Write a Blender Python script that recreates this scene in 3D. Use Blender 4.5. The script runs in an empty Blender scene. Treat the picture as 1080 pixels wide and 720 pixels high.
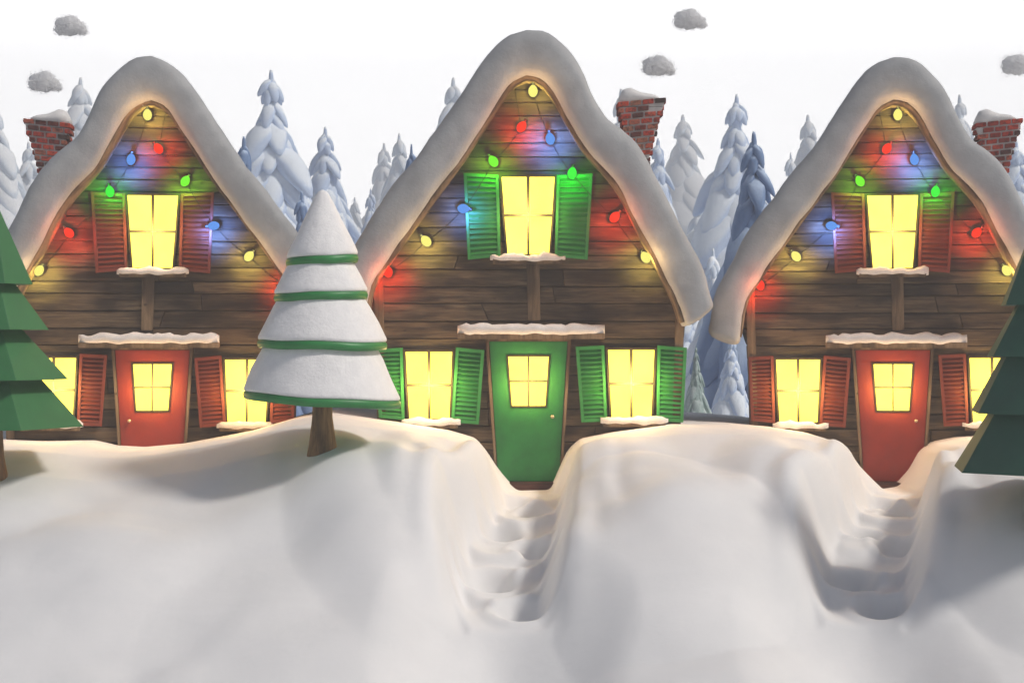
import bpy, bmesh, math, random
import numpy as np
from mathutils import Vector, noise, Matrix
R = math.radians
scene = bpy.context.scene
COL = scene.collection
random.seed(7)

# ------------------------------------------------------------------ camera
F = 1820.0            # focal length in picture widths of 1080
CAM = Vector((0, -26, 150/70))
def px_world(px, py, depth):
    """point seen at (px,py) of the 1080x720 photograph at a depth from the camera"""
    return Vector(((px-540)*depth/F, CAM.y+depth, CAM.z-(py-360)*depth/F))
cam = bpy.data.cameras.new('camera'); co = bpy.data.objects.new('camera', cam); COL.objects.link(co)
co.location = CAM; co.rotation_euler = (R(90), 0, 0)
cam.sensor_width = 36; cam.lens = 36*F/1080; cam.clip_end = 3000; cam.clip_start = 0.1
scene.camera = co

# ------------------------------------------------------------------ helpers
def new_mesh(name, verts, faces, mat, parent=None, smooth=False, attr=None):
    me = bpy.data.meshes.new(name); me.from_pydata([tuple(v) for v in verts], [], faces); me.update()
    if smooth: me.polygons.foreach_set('use_smooth', [True]*len(me.polygons))
    if mat: me.materials.append(mat)
    if attr is not None:
        a = me.attributes.new('tone', 'FLOAT', 'POINT'); a.data.foreach_set('value', attr)
    o = bpy.data.objects.new(name, me); COL.objects.link(o)
    if parent: o.parent = parent
    return o
def tag(o, label=None, cat=None, group=None, kind=None):
    if label: o['label'] = label
    if cat: o['category'] = cat
    if group: o['group'] = group
    if kind: o['kind'] = kind
    return o
def empty(name, loc, rz=0):
    o = bpy.data.objects.new(name, None); COL.objects.link(o); o.location = loc; o.rotation_euler = (0, 0, rz)
    o.empty_display_size = .2
    return o
class MB:
    def __init__(s): s.v = []; s.f = []; s.t = []
    def add(s, vs, fs, tone=0.5):
        b = len(s.v); s.v += [Vector(v) for v in vs]; s.f += [tuple(i+b for i in f) for f in fs]; s.t += [tone]*len(vs)
    def hexa(s, q0, q1, tone=.5):
        """prism between two quads (each 4 points, same winding)"""
        s.add(list(q0)+list(q1), [(0,1,2,3),(7,6,5,4),(0,4,5,1),(1,5,6,2),(2,6,7,3),(3,7,4,0)], tone)
    def box(s, x0, x1, y0, y1, z0, z1, tone=.5):
        s.hexa([(x0,y0,z0),(x1,y0,z0),(x1,y0,z1),(x0,y0,z1)], [(x0,y1,z0),(x1,y1,z0),(x1,y1,z1),(x0,y1,z1)], tone)
    def build(s, name, mat, parent=None, smooth=False, bevel=0, seg=2, tone=True):
        o = new_mesh(name, s.v, s.f, mat, parent, False, s.t)
        bm = bmesh.new(); bm.from_mesh(o.data)
        bmesh.ops.recalc_face_normals(bm, faces=bm.faces)
        if bevel:
            bmesh.ops.bevel(bm, geom=[e for e in bm.edges if len(e.link_faces) == 2 and e.calc_face_angle(0) > .5],
                            offset=bevel, segments=seg, affect='EDGES', clamp_overlap=True)
        bm.to_mesh(o.data); bm.free()
        if smooth:
            o.data.polygons.foreach_set('use_smooth', [True]*len(o.data.polygons))
        return o
def fix_normals(o):
    bm = bmesh.new(); bm.from_mesh(o.data); bmesh.ops.recalc_face_normals(bm, faces=bm.faces); bm.to_mesh(o.data); bm.free()
def rings_mesh(rings, closed_ring=True, cap=True):
    n = len(rings[0]); v = [p for r in rings for p in r]; f = []
    m = n if closed_ring else n-1
    for i in range(len(rings)-1):
        for j in range(m):
            a = i*n+j; b = i*n+(j+1) % n
            f.append((a, b, b+n, a+n))
    if cap:
        f.append(tuple(range(n-1, -1, -1))); f.append(tuple((len(rings)-1)*n+j for j in range(n)))
    return v, f
def catmull(pts, n):
    """resample a polyline as a smooth curve with n points evenly spaced"""
    P = [Vector(p) for p in pts]; P = [P[0]*2-P[1]]+P+[P[-1]*2-P[-2]]; out = []
    for i in range(1, len(P)-2):
        for k in range(12):
            t = k/12; a, b, c, d = P[i-1], P[i], P[i+1], P[i+2]
            out.append(.5*((2*b)+(c-a)*t+(2*a-5*b+4*c-d)*t*t+(3*b-a-3*c+d)*t**3))
    out.append(P[-2]); L = [0]
    for i in range(1, len(out)): L.append(L[-1]+(out[i]-out[i-1]).length)
    res = []; j = 0
    for k in range(n):
        s = L[-1]*k/(n-1)
        while j < len(L)-2 and L[j+1] < s: j += 1
        u = (s-L[j])/max(1e-9, L[j+1]-L[j]); res.append(out[j].lerp(out[j+1], min(1, max(0, u))))
    return res

# ------------------------------------------------------------------ materials
def mat(name):
    m = bpy.data.materials.new(name); m.use_nodes = True; nt = m.node_tree
    return m, nt, nt.nodes['Principled BSDF']
def N(nt, t, **kw):
    n = nt.nodes.new(t)
    for k, v in kw.items(): setattr(n, k, v)
    return n
def noise_n(nt, scale, detail=4, rough=.55, vec=None, mapscale=None):
    tc = N(nt, 'ShaderNodeTexCoord'); n = N(nt, 'ShaderNodeTexNoise')
    n.inputs['Scale'].default_value = scale; n.inputs['Detail'].default_value = detail; n.inputs['Roughness'].default_value = rough
    if mapscale:
        mp = N(nt, 'ShaderNodeMapping'); mp.inputs['Scale'].default_value = mapscale
        nt.links.new(tc.outputs['Object'], mp.inputs[0]); nt.links.new(mp.outputs[0], n.inputs['Vector'])
    else: nt.links.new(tc.outputs['Object'], n.inputs['Vector'])
    return n
def ramp(nt, src, stops):
    r = N(nt, 'ShaderNodeValToRGB'); els = r.color_ramp.elements
    while len(els) > 1: els.remove(els[0])
    els[0].position = stops[0][0]; els[0].color = (*stops[0][1], 1)
    for p, c in stops[1:]:
        e = els.new(p); e.color = (*c, 1)
    nt.links.new(src, r.inputs[0]); return r
def bump(nt, src, b, strength, dist, prev=None):
    bp = N(nt, 'ShaderNodeBump'); bp.inputs['Strength'].default_value = strength; bp.inputs['Distance'].default_value = dist
    nt.links.new(src, bp.inputs['Height'])
    if prev: nt.links.new(prev.outputs[0], bp.inputs['Normal'])
    nt.links.new(bp.outputs[0], b.inputs['Normal']); return bp
def math_n(nt, op, a, b=None):
    m = N(nt, 'ShaderNodeMath', operation=op)
    for i, x in enumerate((a, b)):
        if x is None: continue
        if isinstance(x, (int, float)): m.inputs[i].default_value = x
        else: nt.links.new(x, m.inputs[i])
    return m
def mixc(nt, fac, a, b, mode='MIX'):
    m = N(nt, 'ShaderNodeMix', data_type='RGBA', blend_type=mode)
    if isinstance(fac, (int, float)): m.inputs[0].default_value = fac
    else: nt.links.new(fac, m.inputs[0])
    for i, x in ((6, a), (7, b)):
        if isinstance(x, tuple): m.inputs[i].default_value = (*x, 1)
        else: nt.links.new(x, m.inputs[i])
    return m

def snow_mat(name, c1, c2, sc=1.5, bs=.25, bd=.02, fine=60, rough=.65):
    m, nt, b = mat(name)
    n = noise_n(nt, sc, 5, .6); r = ramp(nt, n.outputs[0], [(.35, c1), (.65, c2)])
    nt.links.new(r.outputs[0], b.inputs['Base Color']); b.inputs['Roughness'].default_value = rough
    b.inputs['Specular IOR Level'].default_value = .25
    f = noise_n(nt, fine, 4, .7); p = bump(nt, f.outputs[0], b, bs, bd)
    g = noise_n(nt, fine*.16, 3, .5); bump(nt, g.outputs[0], b, bs*.8, bd*2.5, p)
    return m
M = {}
M['snow'] = snow_mat('ground_snow', (.77,.765,.76), (.83,.82,.81), .7, .13, .012, 50)
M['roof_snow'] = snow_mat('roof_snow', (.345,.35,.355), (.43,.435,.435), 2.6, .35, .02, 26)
M['ledge_snow'] = snow_mat('ledge_snow', (.70,.68,.66), (.80,.78,.76), 5, .3, .012, 40)
M['tree_snow'] = snow_mat('tree_snow', (.80,.79,.785), (.86,.85,.84), 8, .5, .02, 22, .8)
M['smoke'] = snow_mat('smoke', (.93,.93,.94), (.97,.97,.97), 6, .1, .01, 60, 1)
_m = M['smoke']; _nt = _m.node_tree; _tr = N(_nt, 'ShaderNodeBsdfTranslucent'); _tr.inputs[0].default_value = (.96,.96,.96,1)
_mx = N(_nt, 'ShaderNodeMixShader'); _mx.inputs[0].default_value = .72
_nt.links.new(_nt.nodes['Principled BSDF'].outputs[0], _mx.inputs[1]); _nt.links.new(_tr.outputs[0], _mx.inputs[2]); _nt.links.new(_mx.outputs[0], _nt.nodes['Material Output'].inputs[0])

def wood(name, dark, mid, light, vertical=False):
    m, nt, b = mat(name)
    ms = (14, 14, 1.1) if vertical else (1.1, 18, 18)
    att = N(nt, 'ShaderNodeAttribute', attribute_name='tone')
    tc = N(nt, 'ShaderNodeTexCoord'); mp = N(nt, 'ShaderNodeMapping'); mp.inputs['Scale'].default_value = ms
    cb = N(nt, 'ShaderNodeCombineXYZ'); sh = math_n(nt, 'MULTIPLY', att.outputs['Fac'], 37.0)
    nt.links.new(sh.outputs[0], cb.inputs[0]); nt.links.new(sh.outputs[0], cb.inputs[1])
    ad = N(nt, 'ShaderNodeVectorMath', operation='ADD'); nt.links.new(tc.outputs['Object'], ad.inputs[0]); nt.links.new(cb.outputs[0], ad.inputs[1])
    nt.links.new(ad.outputs[0], mp.inputs[0])
    n = N(nt, 'ShaderNodeTexNoise'); n.inputs['Scale'].default_value = 1.6; n.inputs['Detail'].default_value = 8; n.inputs['Roughness'].default_value = .65
    n.inputs['Distortion'].default_value = .6
    nt.links.new(mp.outputs[0], n.inputs['Vector'])
    r = ramp(nt, n.outputs[0], [(.30, dark), (.48, mid), (.68, light)])
    # blotches of dark weathering and knots
    n2 = N(nt, 'ShaderNodeTexNoise'); n2.inputs['Scale'].default_value = 1.0; n2.inputs['Detail'].default_value = 3
    mp2 = N(nt, 'ShaderNodeMapping'); mp2.inputs['Scale'].default_value = (3, 3, 1.0) if vertical else (1.2, 3, 4.5)
    nt.links.new(ad.outputs[0], mp2.inputs[0]); nt.links.new(mp2.outputs[0], n2.inputs['Vector'])
    r2 = ramp(nt, n2.outputs[0], [(.38, (.22,.19,.17)), (.55, (1,1,1))])
    mx = mixc(nt, .85, r.outputs[0], r2.outputs[0], 'MULTIPLY')
    vo = N(nt, 'ShaderNodeTexVoronoi'); vo.inputs['Scale'].default_value = 1.0
    mp3 = N(nt, 'ShaderNodeMapping'); mp3.inputs['Scale'].default_value = (2.6, 2.6, 3.6)
    nt.links.new(ad.outputs[0], mp3.inputs[0]); nt.links.new(mp3.outputs[0], vo.inputs['Vector'])
    r3 = ramp(nt, vo.outputs['Distance'], [(.035, (.18,.13,.10)), (.10, (1,1,1))])
    mx2 = mixc(nt, .9, mx.outputs[2], r3.outputs[0], 'MULTIPLY')
    tone = N(nt, 'ShaderNodeMapRange'); tone.inputs['To Min'].default_value = .62; tone.inputs['To Max'].default_value = 1.25
    nt.links.new(att.outputs['Fac'], tone.inputs['Value'])
    sc = N(nt, 'ShaderNodeVectorMath', operation='SCALE'); nt.links.new(mx2.outputs[2], sc.inputs[0]); nt.links.new(tone.outputs[0], sc.inputs['Scale'])
    nt.links.new(sc.outputs[0], b.inputs['Base Color']); b.inputs['Roughness'].default_value = .75
    bump(nt, n.outputs[0], b, .5, .01)
    return m
M['wood'] = wood('cabin_wood', (.022,.015,.008), (.090,.061,.033), (.165,.122,.070))
M['beam'] = wood('beam_wood', (.11,.072,.038), (.22,.15,.082), (.30,.215,.13), True)
M['trunk'] = wood('trunk_wood', (.10,.05,.02), (.28,.15,.06), (.42,.25,.11), True)
M['dark_wood'] = wood('step_wood', (.035,.012,.008), (.09,.03,.016), (.13,.05,.03))
def paint(name, c, c2=None, rough=.5, bs=.15):
    m, nt, b = mat(name); c2 = c2 or tuple(x*.75 for x in c)
    n = noise_n(nt, 3, 6, .65); r = ramp(nt, n.outputs[0], [(.35, c2), (.6, c)])
    nt.links.new(r.outputs[0], b.inputs['Base Color']); b.inputs['Roughness'].default_value = rough
    f = noise_n(nt, 30, 3, .6, mapscale=(3, 1, .4)); bump(nt, f.outputs[0], b, bs, .004)
    return m
M['green'] = paint('green_paint', (.035,.27,.062)); M['red'] = paint('red_paint', (.20,.038,.017), (.15,.028,.013))
M['green_door'] = paint('green_door_paint', (.022,.21,.045)); M['red_door'] = paint('red_door_paint', (.28,.028,.014), (.22,.024,.012))
M['rim'] = paint('rim_green', (.020,.22,.048), (.016,.17,.038), .45)
M['needle'] = paint('faceted_green', (.022,.150,.040), (.018,.130,.034), .6, .1)
M['needle_dark'] = paint('faceted_dark_green', (.014,.085,.050), (.012,.072,.042), .6, .1)
M['frame'] = paint('window_frame', (.045,.032,.012), (.032,.022,.009), .6)
M['wire'] = paint('wire', (.012,.014,.012))
M['brass'], nt, b = mat('knob_metal'); b.inputs['Base Color'].default_value = (.75,.6,.35,1); b.inputs['Metallic'].default_value = .8; b.inputs['Roughness'].default_value = .3
M['mortar'] = paint('mortar', (.66,.63,.60), (.50,.47,.45), .9)
m, nt, b = mat('brick'); M['brick'] = m
att = N(nt, 'ShaderNodeAttribute', attribute_name='tone')
r = ramp(nt, att.outputs['Fac'], [(0, (.05,.03,.022)), (.18, (.20,.03,.016)), (.5, (.46,.045,.02)), (.8, (.55,.07,.03)), (1, (.34,.15,.09))])
n = noise_n(nt, 22, 4, .7); r2 = ramp(nt, n.outputs[0], [(.38, (.10,.09,.08)), (.52, (1,1,1))])
mx = mixc(nt, .9, r.outputs[0], r2.outputs[0], 'MULTIPLY'); nt.links.new(mx.outputs[2], b.inputs['Base Color']); b.inputs['Roughness'].default_value = .85
bump(nt, n.outputs[0], b, .5, .01)
def emit(name, c, s=1):
    m = bpy.data.materials.new(name); m.use_nodes = True; nt = m.node_tree; nt.nodes.clear()
    e = N(nt, 'ShaderNodeEmission'); e.inputs[0].default_value = (*c, 1); e.inputs[1].default_value = s
    o = N(nt, 'ShaderNodeOutputMaterial'); nt.links.new(e.outputs[0], o.inputs[0]); return m
# lit window: slightly uneven curtain glow
m = emit('lit_window', (1.7,1.55,.29)); M['pane'] = m; nt = m.node_tree
n = noise_n(nt, 1.6, 2, .5); rr = ramp(nt, n.outputs[0], [(.3, (3.0,2.3,.25)), (.7, (3.4,2.7,.33))])
nt.links.new(rr.outputs[0], nt.nodes['Emission'].inputs[0])
BULB = {'yellow': emit('yellow_bulb', (1.1,1.02,.22)), 'red': emit('red_bulb', (1.15,.045,.014)),
        'blue': emit('blue_bulb', (.13,.35,.92)), 'lime': emit('lime_bulb', (.22,1.05,.03)), 'green': emit('green_bulb', (.05,1.05,.05))}
GLOW = {'yellow': (1,.85,.22), 'red': (1,.05,.015), 'blue': (.12,.28,1), 'lime': (.30,1,.03), 'green': (.03,1,.04)}

def fir_mat(name, base, snow, thr):
    m, nt, b = mat(name)
    g = N(nt, 'ShaderNodeNewGeometry'); s = N(nt, 'ShaderNodeSeparateXYZ'); nt.links.new(g.outputs['Normal'], s.inputs[0])
    n = noise_n(nt, 1.6, 4, .6)
    a = math_n(nt, 'MULTIPLY', n.outputs[0], 1.1); a2 = math_n(nt, 'ADD', s.outputs[2], a.outputs[0])
    r = ramp(nt, a2.outputs[0], [(thr-.10, base), (thr+.14, snow)])
    nt.links.new(r.outputs[0], b.inputs['Base Color']); b.inputs['Roughness'].default_value = .85
    f = noise_n(nt, 9, 5, .7); bump(nt, f.outputs[0], b, .6, .12)
    return m
M['fir_a'] = fir_mat('haze_frosted_needles', (.56,.68,.88), (.84,.91,.98), .78)  # frost colour paled further, with distance haze put into it
M['fir_c'] = fir_mat('blue_frosted_needles', (.17,.26,.44), (.44,.55,.72), .84)
M['fir_b'] = fir_mat('haze_pale_frosted_needles', (.78,.87,.97), (.94,.97,.99), .70)  # far firs: frost plus haze fading painted into the needles
M['fir_green'] = fir_mat('greenish_frosted_needles', (.38,.50,.49), (.62,.72,.71), .80)
M['fir_trunk'] = paint('fir_bark', (.10,.08,.09), (.05,.045,.055), .9)

# ------------------------------------------------------------------ ground
def sstep(a, b, x):
    t = np.clip((x-a)/(b-a), 0, 1); return t*t*(3-2*t)
SKX = np.array([-300,-20,20,75,100,130,175,250,300,340,400,440,470,500,512,525,535,545,582,592,600,614,647,714,780,830,870,893,912,926,936,950,968,984,994,1008,1035,1100,1400])
SKY = np.array([ 470,468,470,470,476,478,474,460,445,438,446,451,456,466,480,500,512,522,521,498,480,467,460,450,452,456,462,474,496,510,519,523,520,502,482,472,466,462,462])
SKZ = CAM.z-(SKY-360)/F*25.0
SKXW = (SKX-540)*25.0/F
YR = -1.0
GX = np.arange(-300, 1401, 2.0)
def smooth_tab(v, sig):
    k = np.exp(-.5*(np.arange(-60, 61)*2.0/sig)**2); k /= k.sum()
    return np.convolve(np.pad(v, 60, mode='edge'), k, 'valid')
RIDGE = smooth_tab(np.interp(GX, SKX, SKZ), 2.5)
_hi = np.where(((SKX >= 500) & (SKX < 606)) | ((SKX >= 893) & (SKX < 1000)), CAM.z-(462-360)/F*25.0, SKZ)
HIGH = smooth_tab(np.interp(GX, SKX, _hi), 30)
GXW = (GX-540)*25.0/F
def vnoise(x, y, sc, seed):
    """cheap smooth value noise, vectorised"""
    xs = x*sc+seed*17.3; ys = y*sc+seed*9.1
    xi = np.floor(xs); yi = np.floor(ys); fx = xs-xi; fy = ys-yi
    fx = fx*fx*fx*(fx*(fx*6-15)+10); fy = fy*fy*fy*(fy*(fy*6-15)+10)
    def h(a, b):
        q = np.sin(a*127.1+b*311.7+seed*74.7)*43758.5453; return q-np.floor(q)
    return ((h(xi,yi)*(1-fx)+h(xi+1,yi)*fx)*(1-fy)+(h(xi,yi+1)*(1-fx)+h(xi+1,yi+1)*fx)*fy)*2-1
TR = [(0.0, 0), (382.0, 1)]      # two trodden paths, the second one shifted by this many picture pixels
def path_c(y):
    # centre line of the path below the middle door: world x as a function of y
    px = np.interp(-y, [0,1.0,1.6,2.4,3.2,4.0,4.8,6.0,8.0], [566,565,559,550,537,533,531,532,534])
    return px
PRINTS = []
def h_arr(x, y, prints=True):
    x = np.asarray(x, float); y = np.asarray(y, float)
    dep = y-CAM.y
    px = 540+x*F/np.maximum(dep, 4.0)
    xr = (px-540)*25.0/F
    xs = np.where(y > -6.5, np.where(y > YR, x, x), x)
    ridge = np.interp(xs, GXW, RIDGE)
    high = np.interp(xs, GXW, HIGH)
    # front slope of the snow bank
    t = np.clip((YR-y)/11.0, 0, 1)
    prof = np.interp((YR-y), [-1,0,.6,1.6,3,5,7,9,12,16,30,1000], [0,0,-.05,-.33,-.90,-1.75,-2.45,-2.9,-3.3,-3.5,-3.6,-3.6])
    # blend the door notches away down the slope; the paths take over
    k = sstep(.0, .9, YR-y)
    top = ridge*(1-k)+high*k
    lvl = sstep(2.0, 7.0, YR-y)
    top = top*(1-lvl)+(.66)*lvl
    z = top+prof
    # broad soft drifts and folds
    f = sstep(.0, 1.5, YR-y)
    f = f*sstep(.6, 2.6, YR-y)
    z += f*(.24*vnoise(x+.35*y, y*.8, .38, 3)+.07*vnoise(x-.5*y, y*1.1, .8, 5)+.012*vnoise(x, y*1.4, 2.0, 8))
    z += .01*vnoise(x, y, 1.1, 11)*(y > -12)
    def mound(cpx, cpy_y, rx, ry, hh, pw=1.0):
        cx = (cpx-540)*(cpy_y-CAM.y)/F
        d = np.sqrt(((x-cx)/rx)**2+((y-cpy_y)/ry)**2)*(1+.16*vnoise(x, y, .9, int(cpx)%50))
        return hh*(1-sstep(0, 1, d))**pw
    def dome(cpx, cy, rx, ry, hh, sk=0, pw=1.7):
        cx = (cpx-540)*(cy-CAM.y)/F
        d2 = ((x-cx+sk*(y-cy))/rx)**2+((y-cy)/ry)**2; d2 = d2*(1+.18*vnoise(x, y, .7, int(cpx) % 37))
        u = np.clip(1-d2, 0, 1); return hh*u**pw
    z += dome(695, -4.6, 1.6, 2.35, .66, 0, 1.25)+dome(1095, -4.6, 1.6, 2.3, .58, 0, 1.25)
    z += dome(650, -2.2, .85, 1.0, .14)+dome(820, -2.9, 1.0, 1.5, .26)
    z += dome(445, -3.2, .75, 1.9, .24, .12)+dome(385, -4.2, 1.1, 2.6, .30, .2)+dome(215, -4.6, 2.2, 2.3, .26)+dome(60, -5.6, 2.3, 1.9, .26)+dome(330,-6.6,2.2,1.8,.25)
    z += mound(533, -6.6, 1.5, 2.3, -.62, 1)+mound(915, -6.6, 1.5, 2.3, -.62, 1)
    # trodden paths
    for dx, i in TR:
        cpx = path_c(y)+dx; c = (cpx-540)*np.maximum(dep, 4)/F
        wob = .05*vnoise(y*1.0, y*0+3, 1.6, 21+i)*sstep(1.2, 2, -y)
        w = np.interp(-y, [0,1,1.6,2.4,3.2,4,4.8,5.6,7], [.46,.48,.56,.62,.74,.72,.66,.62,.6])
        d = np.abs(x-c+wob)/w
        py = np.interp(-y, [0,.9,1.1,1.6,2.4,3.2,4,4.8,5.6,6.4,8], [515,518,521,532,553,578,606,635,660,686,740])
        floor = CAM.z-(py-360)*dep/F
        ph = (y+.12*np.sin(y*3.1)-.62*np.minimum(d, 1.3)**2+.10*(x-c)*np.sin(y*2.1)*3+.22*vnoise(x, y, 1.1, 44+i))/.86
        t_ = 1-(ph-np.floor(ph))          # 0 far side of a scoop, 1 its near lip
        sc = np.interp(t_, [0,.15,.35,.60,.80,.90,1], [-.03,-.06,-.055,-.01,.045,.04,-.03])
        floor = floor+sc*np.interp(-y, [1.0,1.5,5.2,6.4], [0,1,1,0])
        side = (1-sstep(.60, 1.30, d))*np.interp(-y, [.9,1.15,4.9,7.2], [0,1,1,0])
        z = z*(1-side)+np.minimum(z, floor)*side
        z += np.exp(-((d-1.42)/.26)**2)*np.interp(-y, [1.2,2,4.6,6], [0,.07,.07,0])
        cre = np.exp(-((d-1.75)/.5)**2)*np.interp(-y, [.8,1.3,3.5,5], [0,1,1,0])
        z += cre*.028*np.sin((x-c)*11+y*1.6+2.0*vnoise(x, y, .9, 31))
    if prints:
        for (cx, cy, rx, ry, dp, rot) in PRINTS:
            ca, sa = math.cos(rot), math.sin(rot)
            u = (x-cx)*ca+(y-cy)*sa; v = -(x-cx)*sa+(y-cy)*ca
            d = np.sqrt((u/rx)**2+(v/ry)**2)
            z -= dp*(1-sstep(.45, 1.15, d))
            z += dp*.15*np.exp(-((d-1.35)/.25)**2)
    # behind the cabins the ground sinks away
    z -= sstep(4.5, 16, y)*3.0
    far = sstep(12, 60, np.abs(x)); z = z*(1-far)+far*np.where(y > 5, -2.3, np.interp(y, [-40,-12,0,5], [-3.0,-2.9,.2,.2]))
    z += np.where(y > 40, vnoise(x, y, .02, 2)*.8*sstep(40, 120, y), 0)
    return z
def h(x, y, prints=False): return float(h_arr([x], [y], prints)[0])
def ray_ground(px, py, d0=14.0, d1=40):
    d = d0
    while d < d1:
        p = px_world(px, py, d)
        if p.z <= h(p.x, p.y): return p
        d += .04
    return px_world(px, py, 24)
for dx, i in TR:
    for (px, py, wpx, lpx, dp, rot) in [(547,527,15,.15,.12,0),(566,545,18,.16,.15,.2),(527,565,20,.17,.16,-.25),(562,576,20,.17,.16,.3),(514,616,26,.24,.22,-.35),(552,645,26,.24,.20,.3)]:
        p = ray_ground(px+dx*(1 if py > 560 else 1), py)
        print('PRINT', px, py, round(p.x,2), round(p.y,2)); PRINTS.append((p.x, p.y, 1.1*wpx*(p.y-CAM.y)/F, lpx*1.35, dp*1.45, rot))
def axis(lo, hi, step, far):
    a = list(np.arange(lo, hi+1e-6, step)); s = step; 
    p = hi
    while p < far: s = min(s*1.25, 12); p += s; a.append(p)
    s = step; p = lo
    while p > -far: s = min(s*1.25, 12); p -= s; a.insert(0, p)
    return np.array(a)
xs = axis(-9.5, 9.5, .04, 190)
ys = axis(-8.5, 2.5, .04, 230)
X, Y = np.meshgrid(xs, ys); Z = h_arr(X, Y)
nx, ny = len(xs), len(ys)
verts = np.stack([X.ravel(), Y.ravel(), Z.ravel()], 1)
me = bpy.data.meshes.new('snow_ground'); me.vertices.add(nx*ny); me.vertices.foreach_set('co', verts.ravel())
ii = (np.arange(ny-1)[:, None]*nx+np.arange(nx-1)[None, :]).ravel()
quads = np.stack([ii, ii+1, ii+1+nx, ii+nx], 1).ravel(); nf = len(ii)
me.loops.add(nf*4); me.loops.foreach_set('vertex_index', quads); me.polygons.add(nf)
me.polygons.foreach_set('loop_start', np.arange(nf)*4); me.polygons.foreach_set('loop_total', np.full(nf, 4))
me.update(calc_edges=True); me.validate(); me.polygons.foreach_set('use_smooth', [True]*nf); me.materials.append(M['snow'])
g = bpy.data.objects.new('snow_ground', me); COL.objects.link(g); tag(g, 'white snow banks with trodden paths in front of the cabins', kind='structure')

# ------------------------------------------------------------------ cabins (measured on the middle one, in photo pixels)
INNER = [(384,345),(391,306),(406,280),(434,240),(469,192),(491,162),(510,132),(529,102),(540,88),(555,81),(570,85),(585,101),(600,129),(619,159),(641,183),(656,204),(671,234),(690,271),(703,297),(713,318),(720,340)]
OUTER = [(350,333),(357,293),(379,252),(397,219),(435,170),(472,121),(499,80),(521,50),(536,37),(555,31),(577,35),(600,54),(615,76),(626,102),(639,123),(656,137),(671,152),(686,175),(705,215),(727,256),(743,288),(752,318)]
def split_curve(pts, n):
    k = min(range(len(pts)), key=lambda i: pts[i][1])
    a = catmull([(p[0], p[1], 0) for p in pts[:k+1]], n); b = catmull([(p[0], p[1], 0) for p in pts[k:]], n)
    return a+b[1:]
LIGHTS = [('yellow',562,98,0),('red',550,135.5,.5),('blue',580,148,-.15),('lime',520.5,171.5,-.5),('green',603,184,.1),('blue',489,221,1.4),
          ('red',647.6,230,.6),('yellow',450,255,-.6),('yellow',680,272,-.5),('red',410,287,-.2)]
STRINGS = [[(541,84),(550,135.5),(520.5,171.5),(489,221),(450,255),(410,287),(398,296)], [(571,90),(562,98),(580,148),(603,184),(647.6,230),(680,272),(699,292)]]
DEPTH = 3.4
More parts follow.
